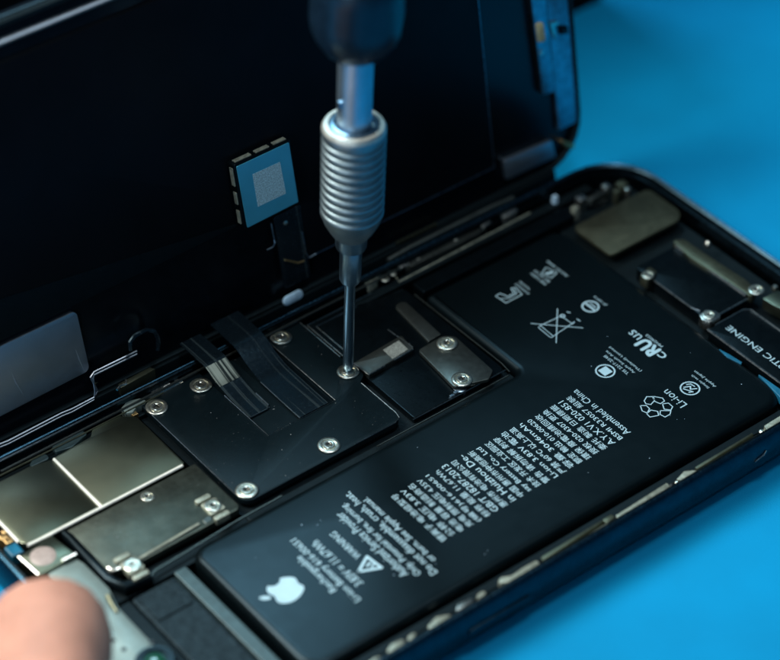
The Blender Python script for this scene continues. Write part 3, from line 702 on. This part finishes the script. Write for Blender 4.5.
# axis leans slightly; found from the photographed shaft
axis_top = Vector((tipx+.05, tipy+.02, tipz+6.0))
ax = (axis_top-Vector((tipx,tipy,tipz))).normalized()
AX = rt*.030 + Vector((0,0,1)); AX.normalize()
rot = Vector((0,0,1)).rotation_difference(AX).to_euler()
sd = thing('precision_screwdriver', 'metal precision screwdriver standing in a screw, black cap at its top', 'screwdriver', (tipx,tipy,tipz), tuple(rot))
def part(name, prof, m, seg=48):
    bm = new(); lathe(bm, prof, seg); return obj(name, bm, M[m], sd, smooth=True)
part('bit', [(.02,-.03),(.045,.0),(.085,.10),(.088,.4),(.088,1.86),(.10,1.88)], 'shaft', 24)
part('bit_sleeve', [(.10,1.86),(.15,1.88),(.172,1.93),(.175,2.50),(.165,2.56),(.17,2.58)], 'shaft')
part('collar', [(.17,2.55),(.23,2.56),(.245,2.60),(.25,2.80),(.26,2.84)], 'shaft')
pr = [(.27,2.80),(.30,2.84),(.36,2.94),(.43,3.08),(.47,3.20)]
z = 3.22
for k in range(10):
    pr += [(.474,z+.008),(.490,z+.03),(.492,z+.08),(.476,z+.105),(.466,z+.115),(.466,z+.135)]; z += .148
pr += [(.485,z+.0),(.492,z+.06),(.485,z+.15),(.45,z+.20),(.39,z+.21),(.37,z+.17)]
zt = z+.17
part('knurled_grip', pr, 'tool', 64)
part('grip_washer', [(.37,zt-.03),(.36,zt+.05),(.31,zt+.06),(.28,zt-.02)], 'shaft')
part('grip_ring', [(.486,zt-.10),(.487,zt-.02),(.455,zt+.035),(.39,zt+.045),(.375,zt+.0)], 'ringtop')
part('neck', [(.27,zt-.05),(.265,zt+.02),(.265,zt+1.3),(.25,zt+1.35)], 'neck')
zc = zt+1.30
part('cap', [(.28,zc-.02),(.38,zc+.02),(.49,zc+.10),(.60,zc+.26),(.675,zc+.46),(.70,zc+.70),(.68,zc+1.1),(.70,zc+1.35),(.60,zc+1.52),(.40,zc+1.62),(.1,zc+1.66)], 'cap', 12)
bm = new(); prism(bm, rect(-.30,-.03,-.26,.03), zt+.45, zt+.55, .005); obj('set_screw', bm, M['shaft'], sd)

# ================================================================= HAND
def skin_mesh(verts, edges, radii, root, name, m, sub=2):
    me = bpy.data.meshes.new(name); me.from_pydata([tuple(v) for v in verts], edges, [])
    o = bpy.data.objects.new(name, me); col.objects.link(o)
    sk = o.modifiers.new('s', 'SKIN'); ss = o.modifiers.new('u', 'SUBSURF'); ss.levels = sub; ss.render_levels = sub
    if not me.skin_vertices: 
        bpy.context.view_layer.objects.active = o
    for i, r in enumerate(radii):
        me.skin_vertices[0].data[i].radius = (r, r) if not isinstance(r, tuple) else r
        me.skin_vertices[0].data[i].use_root = (i == root)
    dg = bpy.context.evaluated_depsgraph_get(); ev = o.evaluated_get(dg)
    m2 = bpy.data.meshes.new_from_object(ev); o.modifiers.clear(); o.data = m2; m2.materials.clear(); m2.materials.append(m)
    for p in m2.polygons: p.use_smooth = True
    return o
VH = []; EH = []; RH = []
def hv(p, r, prev=None):
    VH.append(p); RH.append(r); i = len(VH)-1
    if prev is not None: EH.append((prev, i))
    return i
w0 = hv((-17.5,-14.5,3.0), 2.7); w1 = hv((-14.6,-10.6,2.9), 2.3, w0); pm = hv((-13.1,-7.6,2.4), (2.3,1.5), w1); pk = hv((-12.6,-5.6,2.2), (2.2,1.3), pm)
t1 = hv((-11.2,-6.2,2.5), 1.25, pm); t2 = hv((-9.6,-3.9,2.5), 1.05, t1); t3 = hv((-8.45,-2.2,2.15), .95, t2); t4 = hv((-7.62,-1.02,1.80), 1.02, t3); t5 = hv((-7.27,-.50,1.62), .80, t4)
for (kx, ky), ln in (((-11.0,-3.9),1.0),((-12.3,-3.6),1.08),((-13.6,-3.9),1.0),((-14.8,-4.5),.82)):
    a = hv((kx,ky,2.1), .95, pk); dx = (-9.2-kx)*.10
    b = hv((kx+.35,ky+2.9*ln,1.9), .82, a); c = hv((kx+1.0,ky+4.6*ln,1.25), .74, b); e = hv((kx+1.7,ky+5.7*ln,.78), .62, c)
hand = skin_mesh(VH, EH, RH, pm, 'person', M['skin'], 2)
hand['label'] = "bare thumb tip of a person's hand holding the phone's near left corner"; hand['category'] = 'person'

# ================================================================= LIGHT
w = bpy.data.worlds.new('World'); scn.world = w; w.use_nodes = True
bg = w.node_tree.nodes['Background']; bg.inputs['Color'].default_value = (.12,.35,.60,1); bg.inputs['Strength'].default_value = .10
def area_light(name, loc, target, sx, sy, power, color):
    l = bpy.data.lights.new(name, 'AREA'); l.shape = 'RECTANGLE'; l.size = sx; l.size_y = sy; l.energy = power; l.color = color
    o = bpy.data.objects.new(name, l); col.objects.link(o); o.location = loc
    o.rotation_euler = (Vector(target)-Vector(loc)).to_track_quat('-Z', 'Y').to_euler(); return o
area_light('softbox_key', (-23,17,34), (0,0,0), 20, 20, 30000, (1,.98,.90))
area_light('softbox_back', (7,28,40), (-3,-2,0), 15, 12, 9000, (.48,.83,1))

# ================================================================= CAMERA
cd = bpy.data.cameras.new('camera'); cam = bpy.data.objects.new('camera', cd); col.objects.link(cam)
m3 = Matrix((rt, up, -fw)).transposed()
cam.matrix_world = Matrix.Translation(CAM) @ m3.to_4x4()
cd.sensor_width = 36; cd.lens = F/780*36; cd.clip_end = 500; cd.clip_start = .5
cd.dof.use_dof = True
fx_, fy_ = P(470,410,.66)
cd.dof.focus_distance = (Vector((fx_,fy_,.66))-CAM).dot(fw)
APER = .95
cd.dof.aperture_fstop = cd.lens*1e-3/APER
scn.camera = cam
area_light('added_glint_light', (2,-3,40), (0,0,0), 9, 9, 4500, (.85,.96,1))  # added overhead light for glints on screws, ribbon bends and bevels
area_light('added_fill_light', (-34,-16,14), (-1,2,3), 12, 12, 3500, (.70,.88,1))  # added out-of-view front fill to lift the module, foil and finger
scn.view_settings.view_transform = 'Standard'; scn.view_settings.look = 'None'; scn.view_settings.gamma = 1; scn.view_settings.exposure = 0
